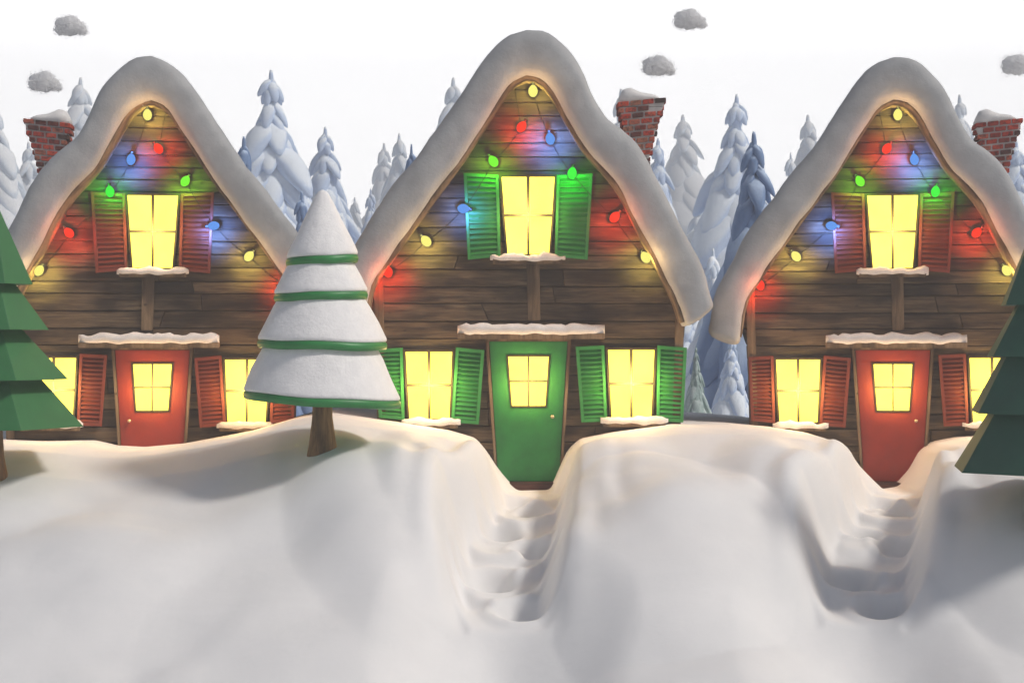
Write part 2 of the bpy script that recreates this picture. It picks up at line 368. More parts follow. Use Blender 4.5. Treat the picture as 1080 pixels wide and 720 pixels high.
def build_cabin(label, cx, s, mir, colour, setback, rz, which, seed):
    rnd = random.Random(seed)
    k = (26+setback)/26; s = s*k
    loc = Vector(((cx-540)/70*k, setback, CAM.z-150/70*k))
    root = empty('cabin', loc, rz); tag(root, label, 'cabin', 'snow-roofed log cabins')
    def P(px, py, y=0.0): return Vector((mir*(px-558)/70*s, y*s, (510-py)/70*s))
    def quad_map(q):
        a, b, c, d = [P(*p) for p in q]      # tl, tr, br, bl
        if mir < 0: a, b, c, d = b, a, d, c
        def fn(u, v, y=0.0):
            p = (d.lerp(c, u)).lerp(a.lerp(b, u), v); return Vector((p.x, y*s, p.z))
        return fn
    def qbox(mb, fn, u0, u1, v0, v1, y0, y1, tone=.5):
        mb.hexa([fn(u0,v0,y0), fn(u1,v0,y0), fn(u1,v1,y0), fn(u0,v1,y0)], [fn(u0,v0,y1), fn(u1,v0,y1), fn(u1,v1,y1), fn(u0,v1,y1)], tone)
    # --- boarded wall: one clapboard course after the other
    inn = catmull([(p[0], p[1], 0) for p in INNER], 160); apex = min(range(160), key=lambda i: inn[i].y)
    lx = lambda py: float(np.interp(py, [inn[i].y for i in range(apex, -1, -1)], [inn[i].x for i in range(apex, -1, -1)]))
    rx = lambda py: float(np.interp(py, [inn[i].y for i in range(apex, 160)], [inn[i].x for i in range(apex, 160)]))
    def L(py): return lx(py)-9 if py < 318 else float(np.interp(py, [318,345,540], [lx(318)-9,397,408]))
    def Rr(py): return rx(py)+9 if py < 325 else float(np.interp(py, [325,345,540], [rx(325)+9,722,709]))
    mb = MB(); py = 540.0
    while py > 70:
        st = (18.5 if py > 300 else 14.5)*rnd.uniform(.93, 1.07); top = max(py-st, 66)
        l0, l1, r0, r1 = L(py), L(top+1.1), Rr(py), Rr(top+1.1)
        yf = rnd.uniform(-.012, .004); cut = rnd.uniform(.25, .75)
        segs = [(0, 1)] if py < 200 else [(0, cut-.0012), (cut+.0012, 1)]
        for (a, b) in segs:
            tone = rnd.random()
            q0 = [P(l0+(r0-l0)*a,py,yf-.012), P(l0+(r0-l0)*b,py,yf-.012), P(l1+(r1-l1)*b,top+1.1,yf), P(l1+(r1-l1)*a,top+1.1,yf)]
            q1 = [P(l0+(r0-l0)*a,py,DEPTH), P(l0+(r0-l0)*b,py,DEPTH), P(l1+(r1-l1)*b,top+1.1,DEPTH), P(l1+(r1-l1)*a,top+1.1,DEPTH)]
            mb.hexa(q0, q1, tone)
        py = top
    core = [(p.x+(5 if i < apex else -5), p.y+4) for i, p in enumerate(inn)][::6]
    pts = [(411,540)]+[(402,345)]+[c for c in core if c[1] < 330]+[(716,345),(706,540)]
    vs = [P(a, b, .03) for a, b in pts]+[P(a, b, DEPTH-.03) for a, b in pts]; n = len(pts)
    mb.add(vs, [tuple(range(n)), tuple(range(2*n-1, n-1, -1))]+[(i, (i+1) % n, (i+1) % n+n, i+n) for i in range(n)], .1)
    mb.build('wall', M['wood'], root, bevel=.006*s, seg=1)
    # --- beams
    def beam(name, q, y0, y1, m='beam', tone=.5, bv=.008):
        b_ = MB(); f = quad_map(q); qbox(b_, f, 0, 1, 0, 1, y0, y1, tone); return b_.build(name, M[m], root, bevel=bv)
    beam('corner_post', [(394,292),(404,292),(409,520),(400,520)], -.055, .05)
    beam('corner_post', [(713,318),(722,318),(715,520),(706,520)], -.055, .05)
    beam('gable_beam', [(555,277),(569,277),(570,338),(557,338)], -.045, -.014)
    # --- roof snow
    n = 44; O = split_curve(OUTER, n); I = split_curve(INNER, n); rings = []
    RY0, RY1 = -.42, DEPTH+.35
    def ring(Ip, Op, shrink=1, off=(0, 0), i=0):
        C = (Ip+Op)/2; r_ = []
        for a in range(15):      # bulging front, from the inner to the outer edge
            th = -math.pi/2+math.pi*a/14
            u = math.copysign(abs(math.sin(th))**.62, math.sin(th)); v = abs(math.cos(th))**.8
            r_.append((u, RY0-.06-.20*v*shrink+.22*(1-shrink)))
        for v in (-.25, .1, .8, 1.7, 2.6, RY1-.12): r_.append((1, v))
        r_.append((.8, RY1)); r_.append((-.8, RY1))
        for v in (RY1-.12, 2.2, 1.0, .1, -.25): r_.append((-1, v))
        out = []
        for (u, y) in r_:
            p = C+(Op-Ip)*.5*u*shrink
            w = P(p.x+off[0], p.y+off[1], y)
            q = noise.noise(Vector((p.x*.028, y*1.3, p.y*.028+seed)))*.035+noise.noise(Vector((p.x*.08, y*3, p.y*.08+seed)))*.012
            d = P(p.x, p.y)-P(C.x, C.y); d = d.normalized() if d.length > 1e-5 else Vector((0, 0, 1))
            w += d*q*s*(1 if y < 3 else .4)+Vector((0, q*s*.6 if y < -.2 else 0, 0))
            out.append(w)
        return out
    kr = .981
    fix = lambda p: Vector(((540+(cx+(p.x-558)*(1 if mir > 0 else -1)-540)*kr-cx)*(1 if mir > 0 else -1)+558, 360+(p.y-360)*kr, 0)) if cx == 558 else Vector((558+(p.x-558)*kr, 360+(p.y-360)*kr+2*(1-kr)*0, 0))
    O = [fix(p) for p in O]; I = [fix(p) for p in I]
    dl = ((O[0]-O[1]).normalized()+(I[0]-I[1]).normalized()).normalized(); dr = ((O[-1]-O[-2]).normalized()+(I[-1]-I[-2]).normalized()).normalized()
    for t in (1, .97, .85, .6, .3): rings.append(ring(I[0], O[0], max(0.02, 1-t**4)**.4, (dl.x*12*t, dl.y*12*t)))
    for i in range(len(O)): rings.append(ring(I[i], O[i]))
    for t in (.3, .6, .85, .97, 1): rings.append(ring(I[-1], O[-1], max(0.02, 1-t**4)**.4, (dr.x*8*t, dr.y*8*t)))
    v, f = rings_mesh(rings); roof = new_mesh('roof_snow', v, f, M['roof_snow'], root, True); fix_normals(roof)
    # wooden soffit under the snow
    Iw = [fix(p) for p in split_curve(INNER, 30)]; rr_ = []
    for i, p in enumerate(Iw):
        t = (Iw[min(i+1, len(Iw)-1)]-Iw[max(i-1, 0)]).normalized(); nrm = Vector((-t.y, t.x, 0))
        a, b = p+nrm*1.9, p+nrm*(-2.6)
        rr_.append([P(a.x,a.y,-.555), P(b.x,b.y,-.555), P(b.x,b.y,DEPTH+.2), P(a.x,a.y,DEPTH+.2)])
    v, f = rings_mesh(rr_); so = new_mesh('soffit', v, f, M['beam'], root, True, [.4]*len(v)); fix_normals(so)
    # --- chimney
    kc = 1.036
    def PC(px, py, y):
        return P(558+(px-558)*(kc if cx == 558 else 1.05)+(.6 if cx == 558 else 0), 510-(510-py)-(360-py)*(kc-1), y)
    ch = MB(); br = MB(); rows = 9; y0, y1 = .75, 1.22
    levels = [(168,662,685),(150,658,689),(128,655,695),(114,651,700),(107,651,702)]
    for (a, b) in zip(levels[:-1], levels[1:]):
        ch.hexa([PC(a[1]+1.5,a[0],y0+.02),PC(a[2]-1.5,a[0],y0+.02),PC(b[2]-1.5,b[0]+.5,y0+.02),PC(b[1]+1.5,b[0]+.5,y0+.02)],
                [PC(a[1]+1.5,a[0],y1-.02),PC(a[2]-1.5,a[0],y1-.02),PC(b[2]-1.5,b[0]+.5,y1-.02),PC(b[1]+1.5,b[0]+.5,y1-.02)])
    chim = ch.build('chimney', M['mortar'], root)
    lv = [l[0] for l in levels][::-1]; lL = [l[1] for l in levels][::-1]; lR = [l[2] for l in levels][::-1]
    py = 178.0; row = 0
    while py > 110:
        nxt = py-6.6
        xl = float(np.interp(py-3, lv, lL)); xr = float(np.interp(py-3, lv, lR))
        if row % 3 == 2: xr += 1.2
        # slanted courses
        x = xl-(5.5 if row % 2 else 0); til = -.10
        while x < xr-2:
            a = max(x, xl); b = min(x+11.2, xr)
            if b-a > 2.5 and not (py < 119 and rnd.random() < .12):
                q = [(a, py+(a-676)*til), (b, py+(b-676)*til), (b, nxt+1.9+(b-676)*til), (a, nxt+1.9+(a-676)*til)]
                e = rnd.uniform(-.012, .012)
                br.hexa([PC(p[0],p[1],y0+e-.012) for p in q], [PC(p[0],p[1],y0+.13) for p in q], rnd.random())
                br.hexa([PC(p[0],p[1],y1-.13) for p in q], [PC(p[0],p[1],y1+e+.012) for p in q], rnd.random())
            x += 13.0
        for side in (0, 1):
            xx = xl if side == 0 else xr
            for (ya, yb) in ((y0+.14, y0+.235), (y0+.25, y1-.14)):
                a, b = (xx-.8, xx+4) if side == 0 else (xx-4, xx+.8)
                q = [(a, py+(xx-676)*til), (b, py+(xx-676)*til), (b, nxt+1.9+(xx-676)*til), (a, nxt+1.9+(xx-676)*til)]
                br.hexa([PC(p[0],p[1],ya) for p in q], [PC(p[0],p[1],yb) for p in q], rnd.random())
        py = nxt; row += 1
    br.build('brickwork', M['brick'], chim, bevel=.006, seg=1)
    # lumpy snow cap
    rg = []
    for i in range(17):
        u = i/16; x = 651+46*u
        zt = float(np.interp(u, [0,.12,.3,.55,.85,1], [103,93.5,92.5,98,100,103])); zb = float(np.interp(u, [0,.15,.5,1], [113,115,110.5,107.5]))
        sh = math.sqrt(max(.03, 1-(abs(u-.5)*2)**5))
        cz = (zt+zb)/2; hz = (zb-zt)/2*sh; hy = .27*sh
        rg.append([PC(x+.0, cz-hz*math.sin(th), .985+hy*math.copysign(abs(math.cos(th))**.7, math.cos(th))) for th in [2*math.pi*j/18 for j in range(18)]])
    v, f = rings_mesh(rg); cap = new_mesh('snow_cap', v, f, M['ledge_snow'], chim, True); fix_normals(cap)
    # --- snow strips
    def snow_strip(par, x0, x1, top, bot, yc, hy, sd, name='ledge_snow'):
        rg = []; n = 34
        for i in range(n+1):
            u = i/n; x = x0+(x1-x0)*u; sh = max(.16, (1-abs(2*u-1)**8))**.5
            t = top+noise.noise(Vector((x*.06, sd, seed)))*4.6+noise.noise(Vector((x*.17, sd, seed)))*2.0+(1-sh)*3
            b = bot+noise.noise(Vector((x*.07, sd+5, seed)))*2.6-(1-sh)*1.5
            if b-t < 4: t = b-4
            ring_ = []
            for j in range(16):
                th = 2*math.pi*j/16; c_, s_ = math.cos(th), math.sin(th)
                ring_.append(P(x, (t+b)/2-(b-t)/2*math.copysign(abs(s_)**.8, s_), yc+hy*sh*math.copysign(abs(c_)**.7, c_)*(1+.15*noise.noise(Vector((x*.09, sd, 3))))))
            rg.append(ring_)
        v, f = rings_mesh(rg); o = new_mesh(name, v, f, M['ledge_snow'], par, True); fix_normals(o); return o
    # --- windows
    def halo(px, py, e):  # added spot ahead of the pane, shining back at the wall
        la = bpy.data.lights.new('added_halo_lamp', 'SPOT'); la.color = (1,.80,.20); la.energy = 165*e*s*s; la.shadow_soft_size = .15; la.spot_size = R(118); la.spot_blend = 1
        lo = bpy.data.objects.new('added_halo_lamp', la); COL.objects.link(lo); lo.parent = root; lo.location = P(px, py, -.50); lo.rotation_euler = (R(90), 0, 0)
    def window(q, sill, sd):
        f = quad_map(q); fr = MB(); wpx = q[1][0]-q[0][0]; hpx = q[2][1]-q[1][1]; a = 2.6/wpx; b = 2.6/hpx
        qbox(fr, f, -a, 0, -b, 1+b, -.072, .0); qbox(fr, f, 1, 1+a, -b, 1+b, -.072, .0)
        qbox(fr, f, 0, 1, 1, 1+b, -.070, .0); qbox(fr, f, 0, 1, -b, 0, -.070, .0)
        qbox(fr, f, .5-.62*a, .5+.62*a, 0, 1, -.056, -.030); qbox(fr, f, 0, .5-.62*a, .5-.6*b, .5+.6*b, -.053, -.031); qbox(fr, f, .5+.62*a, 1, .5-.6*b, .5+.6*b, -.053, -.031)
        w = fr.build('window', M['frame'], root, bevel=.004)
        pn = MB(); qbox(pn, f, 0, 1, 0, 1, -.036, -.030); pn.build('pane', M['pane'], w)
        sl = MB(); sf = quad_map([(sill[0]+3,sill[2]+3),(sill[1]-3,sill[2]+3),(sill[1]-3,sill[2]+8.5),(sill[0]+3,sill[2]+8.5)])
        qbox(sl, sf, 0, 1, 0, 1, -.17, -.005, .5); sl.build('sill', M['beam'], w, bevel=.006)
        snow_strip(w, sill[0], sill[1], sill[2]-2.0, sill[2]+6.0, -.10, .11, sd, 'sill_snow')
        if which != 'x':
            cxp = sum(p[0] for p in q)/4; cyp = sum(p[1] for p in q)/4
            la = bpy.data.lights.new('added_window_fill', 'POINT'); la.color = (1,.60,.30); la.energy = GL_W*s*s*(.75 if cyp < 300 else 1.0); la.shadow_soft_size = .12  # added fill lamp ahead of the pane, boosting its glow
            lo = bpy.data.objects.new('added_window_fill', la); COL.objects.link(lo); lo.parent = root; lo.location = P(cxp, cyp, -.42)
            halo(cxp, cyp, 1.0 if cyp > 300 else .7)
        return w
    window([(529,187),(585,187),(579,268),(535.5,268)], (517,596,270), 1)
    window([(428,371),(477,371),(474,441),(432,441)], (424,486,442.5), 2)
    window([(641,369),(690,369),(686.5,440),(645,440)], (633,704,441), 3)
    # --- shutters
    def shutter(q, mt):
        f = quad_map(q); b_ = MB(); w = (q[1][0]-q[0][0]); hh = (q[3][1]-q[0][1]); a = 3.4/w; c = 3.6/hh
        qbox(b_, f, 0, a, 0, 1, -.085, -.036); qbox(b_, f, 1-a, 1, 0, 1, -.085, -.036)
        qbox(b_, f, a, 1-a, 0, c, -.083, -.038); qbox(b_, f, a, 1-a, 1-c, 1, -.083, -.038)
        n = 15
        for i in range(n):
            v0 = c+(1-2*c)*(i+.12)/n; v1 = c+(1-2*c)*(i+.86)/n
            b_.hexa([f(a,v0,-.080),f(1-a,v0,-.080),f(1-a,v0+(v1-v0)*.25,-.080),f(a,v0+(v1-v0)*.25,-.080)],
                    [f(a,v1-(v1-v0)*.25,-.042),f(1-a,v1-(v1-v0)*.25,-.042),f(1-a,v1,-.042),f(a,v1,-.042)])
        qbox(b_, f, a*.5, 1-a*.5, c*.5, 1-c*.5, -.036, -.028)
        return b_.build('shutter', M[mt], root, bevel=.003, seg=1)
    for q in [[(489,183),(526,185),(528,271),(493.5,274)], [(587,185),(625,183.5),(619.5,274),(585,271)],
              [(397,368),(425,366.5),(427,442.5),(400,440)], [(481,366),(511,369),(505,447),(476,445)],
              [(607,365.5),(637,364),(640,444),(613,445)], [(693,364),(724,366.5),(720,445),(692,443.6)]]:
        shutter(q, colour)
    # --- door
    dq = [(516,360),(598.5,360),(589.5,507),(525.5,507)]; f = quad_map(dq); d_ = MB()
    qbox(d_, f, 0, 1, 0, 1, -.05, .0); door = d_.build('door', M[colour+'_door'], root, bevel=.006)
    fr = MB(); a = 3.8/82; qbox(fr, f, -a, -.004, -.0, 1, -.085, .0, .4); qbox(fr, f, 1.004, 1+a, 0, 1, -.085, .0, .4); qbox(fr, f, -a, 1+a, 1.002, 1.025, -.087, .0, .4)
    fr.build('door_frame', M['beam'], door, bevel=.006)
    wq = [(536,376),(578.5,376),(575,427.5),(540,427.5)]; f = quad_map(wq); b_ = MB(); a = 2/42; c = 2/52
    qbox(b_, f, -a, 0, -c, 1+c, -.075, -.05); qbox(b_, f, 1, 1+a, -c, 1+c, -.075, -.05); qbox(b_, f, 0, 1, 1, 1+c, -.073, -.05); qbox(b_, f, 0, 1, -c, 0, -.073, -.05)
    qbox(b_, f, .5-a/2, .5+a/2, 0, 1, -.070, -.058); qbox(b_, f, 0, .5-a/2, .5-c/2, .5+c/2, -.068, -.058); qbox(b_, f, .5+a/2, 1, .5-c/2, .5+c/2, -.068, -.058)
    b_.build('door_window_frame', M['frame'], door, bevel=.003, seg=1)
    b_ = MB(); qbox(b_, f, 0, 1, 0, 1, -.058, -.052); b_.build('door_pane', M['pane'], door)
    la = bpy.data.lights.new('added_window_fill', 'POINT'); la.color = (1,.60,.30); la.energy = GL_W*.55*s*s; la.shadow_soft_size = .10  # another added fill lamp, ahead of the door pane
    lo = bpy.data.objects.new('added_window_fill', la); COL.objects.link(lo); lo.parent = root; lo.location = P(557, 402, -.42)
    halo(557, 404, .38)
    kp = P(582.5, 439, -.085); bm = bmesh.new(); bmesh.ops.create_uvsphere(bm, u_segments=14, v_segments=10, radius=.03*s, matrix=Matrix.Translation(kp))
    bmesh.ops.create_cone(bm, segments=12, radius1=.012*s, radius2=.012*s, depth=.05*s, cap_ends=True, matrix=Matrix.Translation(kp+Vector((0, .03*s, 0)))@Matrix.Rotation(R(90), 4, 'X'))
    me = bpy.data.meshes.new('door_knob'); bm.to_mesh(me); bm.free(); me.materials.append(M['brass']); me.polygons.foreach_set('use_smooth', [True]*len(me.polygons))
    ko = bpy.data.objects.new('door_knob', me); COL.objects.link(ko); ko.parent = door
    beam('doorstep', [(526,507.5),(590,507.5),(592,522),(522,522)], -.32, -.02, 'dark_wood', .6)
    can = beam('door_canopy', [(483,351.5),(637,351.5),(637,357.5),(483,357.5)], -.26, -.015, 'beam', .8)
    snow_strip(can, 483, 637, 341.5, 353.5, -.155, .155, 9, 'canopy_snow')
    # --- string of lights (hangs on the gable: a thing of its own)
    st = empty('string_lights', loc, rz)
    tag(st, 'string of coloured bulbs on the '+which, 'string lights', 'strings of coloured bulbs on the gables')
    wv = MB(); yb = -.15
    for s_ in STRINGS:
        pts = []
        for a, b in zip(s_[:-1], s_[1:]):
            for t in [i/8 for i in range(8)]:
                sag = 4*t*(1-t)*2.2; pts.append(P(a[0]+(b[0]-a[0])*t, a[1]+(b[1]-a[1])*t+sag, -.10-.02*math.sin(t*3.14)))
        pts.append(P(s_[-1][0], s_[-1][1], -.10)); rg = []
        for i, p in enumerate(pts):
            t = (pts[min(i+1, len(pts)-1)]-pts[max(0, i-1)]).normalized(); u = t.cross(Vector((0, 1, 0))).normalized(); w = t.cross(u)
            rg.append([p+(u*math.cos(a)+w*math.sin(a))*.004 for a in [0, 1.57, 3.14, 4.71]])
        v, f2 = rings_mesh(rg); wv.add(v, f2)
    wv.build('wire', M['wire'], st)
    for (c_, bx, by, rot) in LIGHTS:
        prof = [(0,-.100),(.028,-.096),(.055,-.075),(.076,-.040),(.083,0),(.074,.040),(.052,.075),(.030,.095),(.026,.1)]
        pos = P(bx, by, -.17); rm = Matrix.Rotation(mir*rot*(1.2), 3, 'Y')@Matrix.Rotation(R(12), 3, 'X')
        rg = [[pos+rm@Vector((.86*r_*s*math.cos(a), .86*r_*s*math.sin(a), .9*z_*s)) for a in [2*math.pi*j/14 for j in range(14)]] for r_, z_ in prof[1:]]
        v, f2 = rings_mesh(rg); bo = new_mesh('light_bulb', v, f2, BULB[c_], st, True); fix_normals(bo)
        bo['label'] = ('bright green' if c_ == 'green' else c_)+' bulb'
        rg = [[pos+rm@Vector((.028*s*math.cos(a), .028*s*math.sin(a), z_*s)) for a in [2*math.pi*j/10 for j in range(10)]] for z_ in (.098, .135)]
        v, f2 = rings_mesh(rg); so_ = new_mesh('socket', v, f2, M['wire'], bo, False); fix_normals(so_)
        la = bpy.data.lights.new('added_bulb_fill', 'SPOT'); la.color = GLOW[c_]; la.shadow_soft_size = .05; la.spot_size = R(112); la.spot_blend = 1.0  # added spot aimed back at the boards, boosting the bulb's patch
        la.energy = GL_B*s*s*{'yellow': .65, 'red': 1.0, 'blue': 2.2, 'lime': .7, 'green': .85}[c_]*(.5 if colour == 'green' and c_ in ('blue', 'green') and bx < 610 and by > 175 else 1)
        lo = bpy.data.objects.new('added_bulb_fill', la); COL.objects.link(lo); lo.parent = st; lo.location = P(bx, by+5, -.48); lo.rotation_euler = (R(90), 0, 0)
        if c_ in ('yellow', 'red'):
            la = bpy.data.lights.new('added_roof_fill', 'POINT'); la.color = {'yellow': (1,.62,.25), 'red': (1,.22,.10)}[c_]; la.energy = 5.5*s*s; la.shadow_soft_size = .08  # added point lamp well ahead of the bulb to warm the roof edge
            lo = bpy.data.objects.new('added_roof_fill', la); COL.objects.link(lo); lo.parent = st; lo.location = P(bx, by+4, -.80)
    return root
GL_W = 34.0
GL_B = 60.0
build_cabin('log cabin with green shutters and a green door, middle of the three cabins', 558, 1.0, 1, 'green', 0, 0, 'gable of the cabin with green shutters', 1)
build_cabin('log cabin with red door and shutters behind the white cone tree, chimney on its left', 160.5, .94, -1, 'red', .55, R(6), 'gable with the chimney on its left', 2)
build_cabin('log cabin with red door and shutters beside the dark faceted tree at the right edge', 942, .94, 1, 'red', .55, R(-7), 'gable of the right cabin beside the dark tree', 3)

# ------------------------------------------------------------------ smoke puffs above the chimneys
def puff(px, py, depth, label, seed, wpx=20, hpx=13.5):
    rnd = random.Random(seed); c = px_world(px, py, depth); k = depth/F; vs = []; fs = []
    bm = bmesh.new()
    lob = [(-.38,.18,.52),(.05,.28,.55),(.42,-.10,.50),(-.45,-.22,.45),(.0,-.18,.62),(.66,-.34,.30)]
    ico = bmesh.new(); bmesh.ops.create_icosphere(ico, subdivisions=1, radius=1); iv = [v.co.copy() for v in ico.verts]; iff = [[v.index for v in f.verts] for f in ico.faces]; ico.free()
    V = []; Fc = []
    ico = bmesh.new(); bmesh.ops.create_icosphere(ico, subdivisions=4, radius=1); sv = [v.co.copy() for v in ico.verts]; sf = [[v.index for v in f.verts] for f in ico.faces]; ico.free()
    for l in lob:
        b = len(V)
        for v in sv:
            q = 1+.16*noise.noise(v*2.2+Vector((seed, l[0]*9, 0)))+.10*noise.noise(v*5.5+Vector((seed, l[0]*9, 5)))+.05*noise.noise(v*13)
            V.append(Vector(((l[0]+v.x*l[2]*.78*q)*wpx*k, v.y*l[2]*.78*q*wpx*k, (l[1]+v.z*l[2]*.78*q)*hpx*k*1.15)))
        Fc += [tuple(a+b for a in f) for f in sf]
    for i in range(900):
        l = rnd.choice(lob); d = Vector((rnd.gauss(0, 1), rnd.gauss(0, 1), rnd.gauss(0, 1))).normalized()
        rr = l[2]*(.80+abs(rnd.gauss(0, .21)))
        p = Vector(((l[0]+d.x*rr)*wpx*k, d.y*rr*wpx*k, (l[1]+d.z*rr)*hpx*k*1.15))
        r_ = rnd.uniform(.004, .010); b = len(V)
        V += [p+v*r_ for v in iv]; Fc += [tuple(a+b for a in f) for f in iff]
    o = new_mesh('smoke_puff', V, Fc, M['smoke'], None, True); o.location = c
    tag(o, label, 'smoke puff', 'smoke puffs over the chimneys')
puff(74, 28, 27.6, 'small grey smoke puff high above the left chimney, upper of two', 1)
puff(47, 87, 27.6, 'small grey smoke puff just above the left chimney, lower of two', 2)
puff(727, 21, 27.2, 'small grey smoke puff high above the middle cabin chimney, upper of two', 3)
puff(694, 70, 27.2, 'small grey smoke puff just above the middle cabin chimney, lower of two', 4)
puff(1073, 69, 27.6, 'small grey smoke puff at the right edge above the right chimney', 5)

# ------------------------------------------------------------------ white cone tree
base = ray_ground(340, 474)
dep = base.y-CAM.y; K = dep/F
wt = empty('cone_tree', base); tag(wt, 'snow-white cone tree with thin green rims between its tiers, on a brown trunk', 'tree')
def WX(px): return (px-340)*K
def WZ(py): return CAM.z-(py-360)*K-base.z
def lathe(prof, seg=56, tilt=0, cz=0, amp=.0, sd=0):
    rg = []
    for (r_, z) in prof:
        ring = []
        for j in range(seg):
            a = 2*math.pi*j/seg
            p = Vector((math.cos(a), math.sin(a), 0))
            q = 1+amp*noise.noise(Vector((p.x*2.2, p.y*2.2, z*3.0+sd)))
            ring.append(Vector((p.x*r_*q, p.y*r_*q, z+p.x*r_*tilt+amp*.8*r_*noise.noise(Vector((p.x*1.3, p.y*1.3, sd+9))))))
        rg.append(ring)
    return rings_mesh(rg)
def shift(v, dx): return [p+Vector((dx, 0, 0)) for p in v]
tiers = [ # (centre px, top py, top half width, bottom py, bottom half width, tilt)
 (340, 200, 0, 268, 37, .05), (338.5, 264, 26, 306, 48.5, .03), (340, 298, 35, 357, 67, -.02), (339.5, 344, 48, 414, 81, -.07)]
for i, (c, tp, tw, bp, bw, tilt) in enumerate(tiers):
    prof = []
    if i == 0:
        for t, w in ((0,.3),(.012,2.2),(.03,4.2),(.07,6.5),(.15,9.5)): prof.append((w*K, WZ(tp+(bp-tp)*t)))
        for t in (.3,.45,.6,.75,.9): prof.append(((9.5+(bw-9.5)*((t-.15)/.85))*K*(1.02), WZ(tp+(bp-tp)*t)))
    else:
        prof.append((.4*K, WZ(tp-2))); prof.append((tw*.8*K, WZ(tp-1)))
        for t in (0,.1,.25,.45,.7,.9): prof.append(((tw+(bw-tw)*t)*K*(1+.03*math.sin(t*3.14)), WZ(tp+(bp-tp)*t)))
    prof += [(bw*K*1.0, WZ(bp-1)), (bw*K*1.005, WZ(bp+1.5)), (bw*K*.985, WZ(bp+3)), (bw*K*.9, WZ(bp+1.6)), (.5*K, WZ(bp-4))]
    v, f = lathe(prof, tilt=tilt, amp=.03, sd=i*3.1)
    o = new_mesh('snow_tier', shift(v, WX(c)), f, M['tree_snow'], wt, True); fix_normals(o)
    rp = [((bw-6)*K, WZ(bp+3)), ((bw-1.2)*K, WZ(bp+2.6)), (bw*K*1.0+.6*K, WZ(bp+4)), (bw*K*1.0+1.4*K, WZ(bp+7.0)), (bw*K*1.0+.4*K, WZ(bp+10.6)), ((bw-3)*K, WZ(bp+11.6)), ((bw-7)*K, WZ(bp+9.5)), ((bw*.3)*K, WZ(bp+1))]
    v, f = lathe(rp, tilt=tilt, amp=.03, sd=i*3.1)
    o2 = new_mesh('green_rim', shift(v, WX(c)), f, M['rim'], o, True); fix_normals(o2)
tp = [(17,484),(16,476),(14.6,470),(12.6,455),(11,440),(10.6,428),(10.4,416)]
v, f = lathe([(a*K, WZ(b)) for a, b in tp], 28, amp=.05)
o = new_mesh('trunk', v, f, M['trunk'], wt, True, [.5]*len(v)); fix_normals(o)

# ------------------------------------------------------------------ faceted trees
def faceted(px, py_base, apex_py, tiers, trunk, label, m, phase, n=6, name='faceted_pine', dy=0):
    b = ray_ground(px, py_base); b = Vector((b.x, b.y, b.z)); K = (b.y-CAM.y)/F
    root = empty(name, b); tag(root, label, 'tree', 'faceted green trees at the picture edges')
    Z = lambda p: CAM.z-(p-360)*K-b.z
    for i, (ty, tw, by, bw) in enumerate(tiers):
        top = [Vector((tw*K*math.cos(phase+2*math.pi*j/n), tw*K*math.sin(phase+2*math.pi*j/n), Z(ty))) for j in range(n)]
        bot = [Vector((bw*K*math.cos(phase+2*math.pi*j/n), bw*K*math.sin(phase+2*math.pi*j/n), Z(by))) for j in range(n)]
        inn = [Vector((bw*.35*K*math.cos(phase+2*math.pi*j/n), bw*.35*K*math.sin(phase+2*math.pi*j/n), Z(by-12))) for j in range(n)]
        v, f = rings_mesh([top, bot, inn])
        o = new_mesh('foliage_tier', v, f, m, root, False); fix_normals(o)
        bm = bmesh.new(); bm.from_mesh(o.data); bmesh.ops.bevel(bm, geom=bm.edges[:], offset=.006, segments=1, affect='EDGES', clamp_overlap=True); bm.to_mesh(o.data); bm.free()
    rg = [[Vector((r_*K*math.cos(a), r_*K*math.sin(a), Z(z))) for a in [2*math.pi*j/18 for j in range(18)]] for r_, z in trunk]
    v, f = rings_mesh(rg); o = new_mesh('trunk', v, f, M['trunk'], root, True, [.4]*len(v)); fix_normals(o)
    return root
faceted(-8, 503, 180, [(205,0.5,300,42),(276,7,348,59),(322,8,400,79),(360,16,450,95)], [(17,512),(15.5,500),(12,480),(10.5,455),(10,440)],
        'bright green faceted pine cut by the left edge, on a brown trunk', M['needle'], R(4))
faceted(1101, 560, 240, [(212,.5,322,48),(275,3,376,64),(318,13,435,82),(368,17,496,102)], [(20,572),(18,558),(14,535),(12,505),(11,480)],
        'very dark green faceted pine cut by the right edge, in front of the right cabin', M['needle_dark'], R(200))

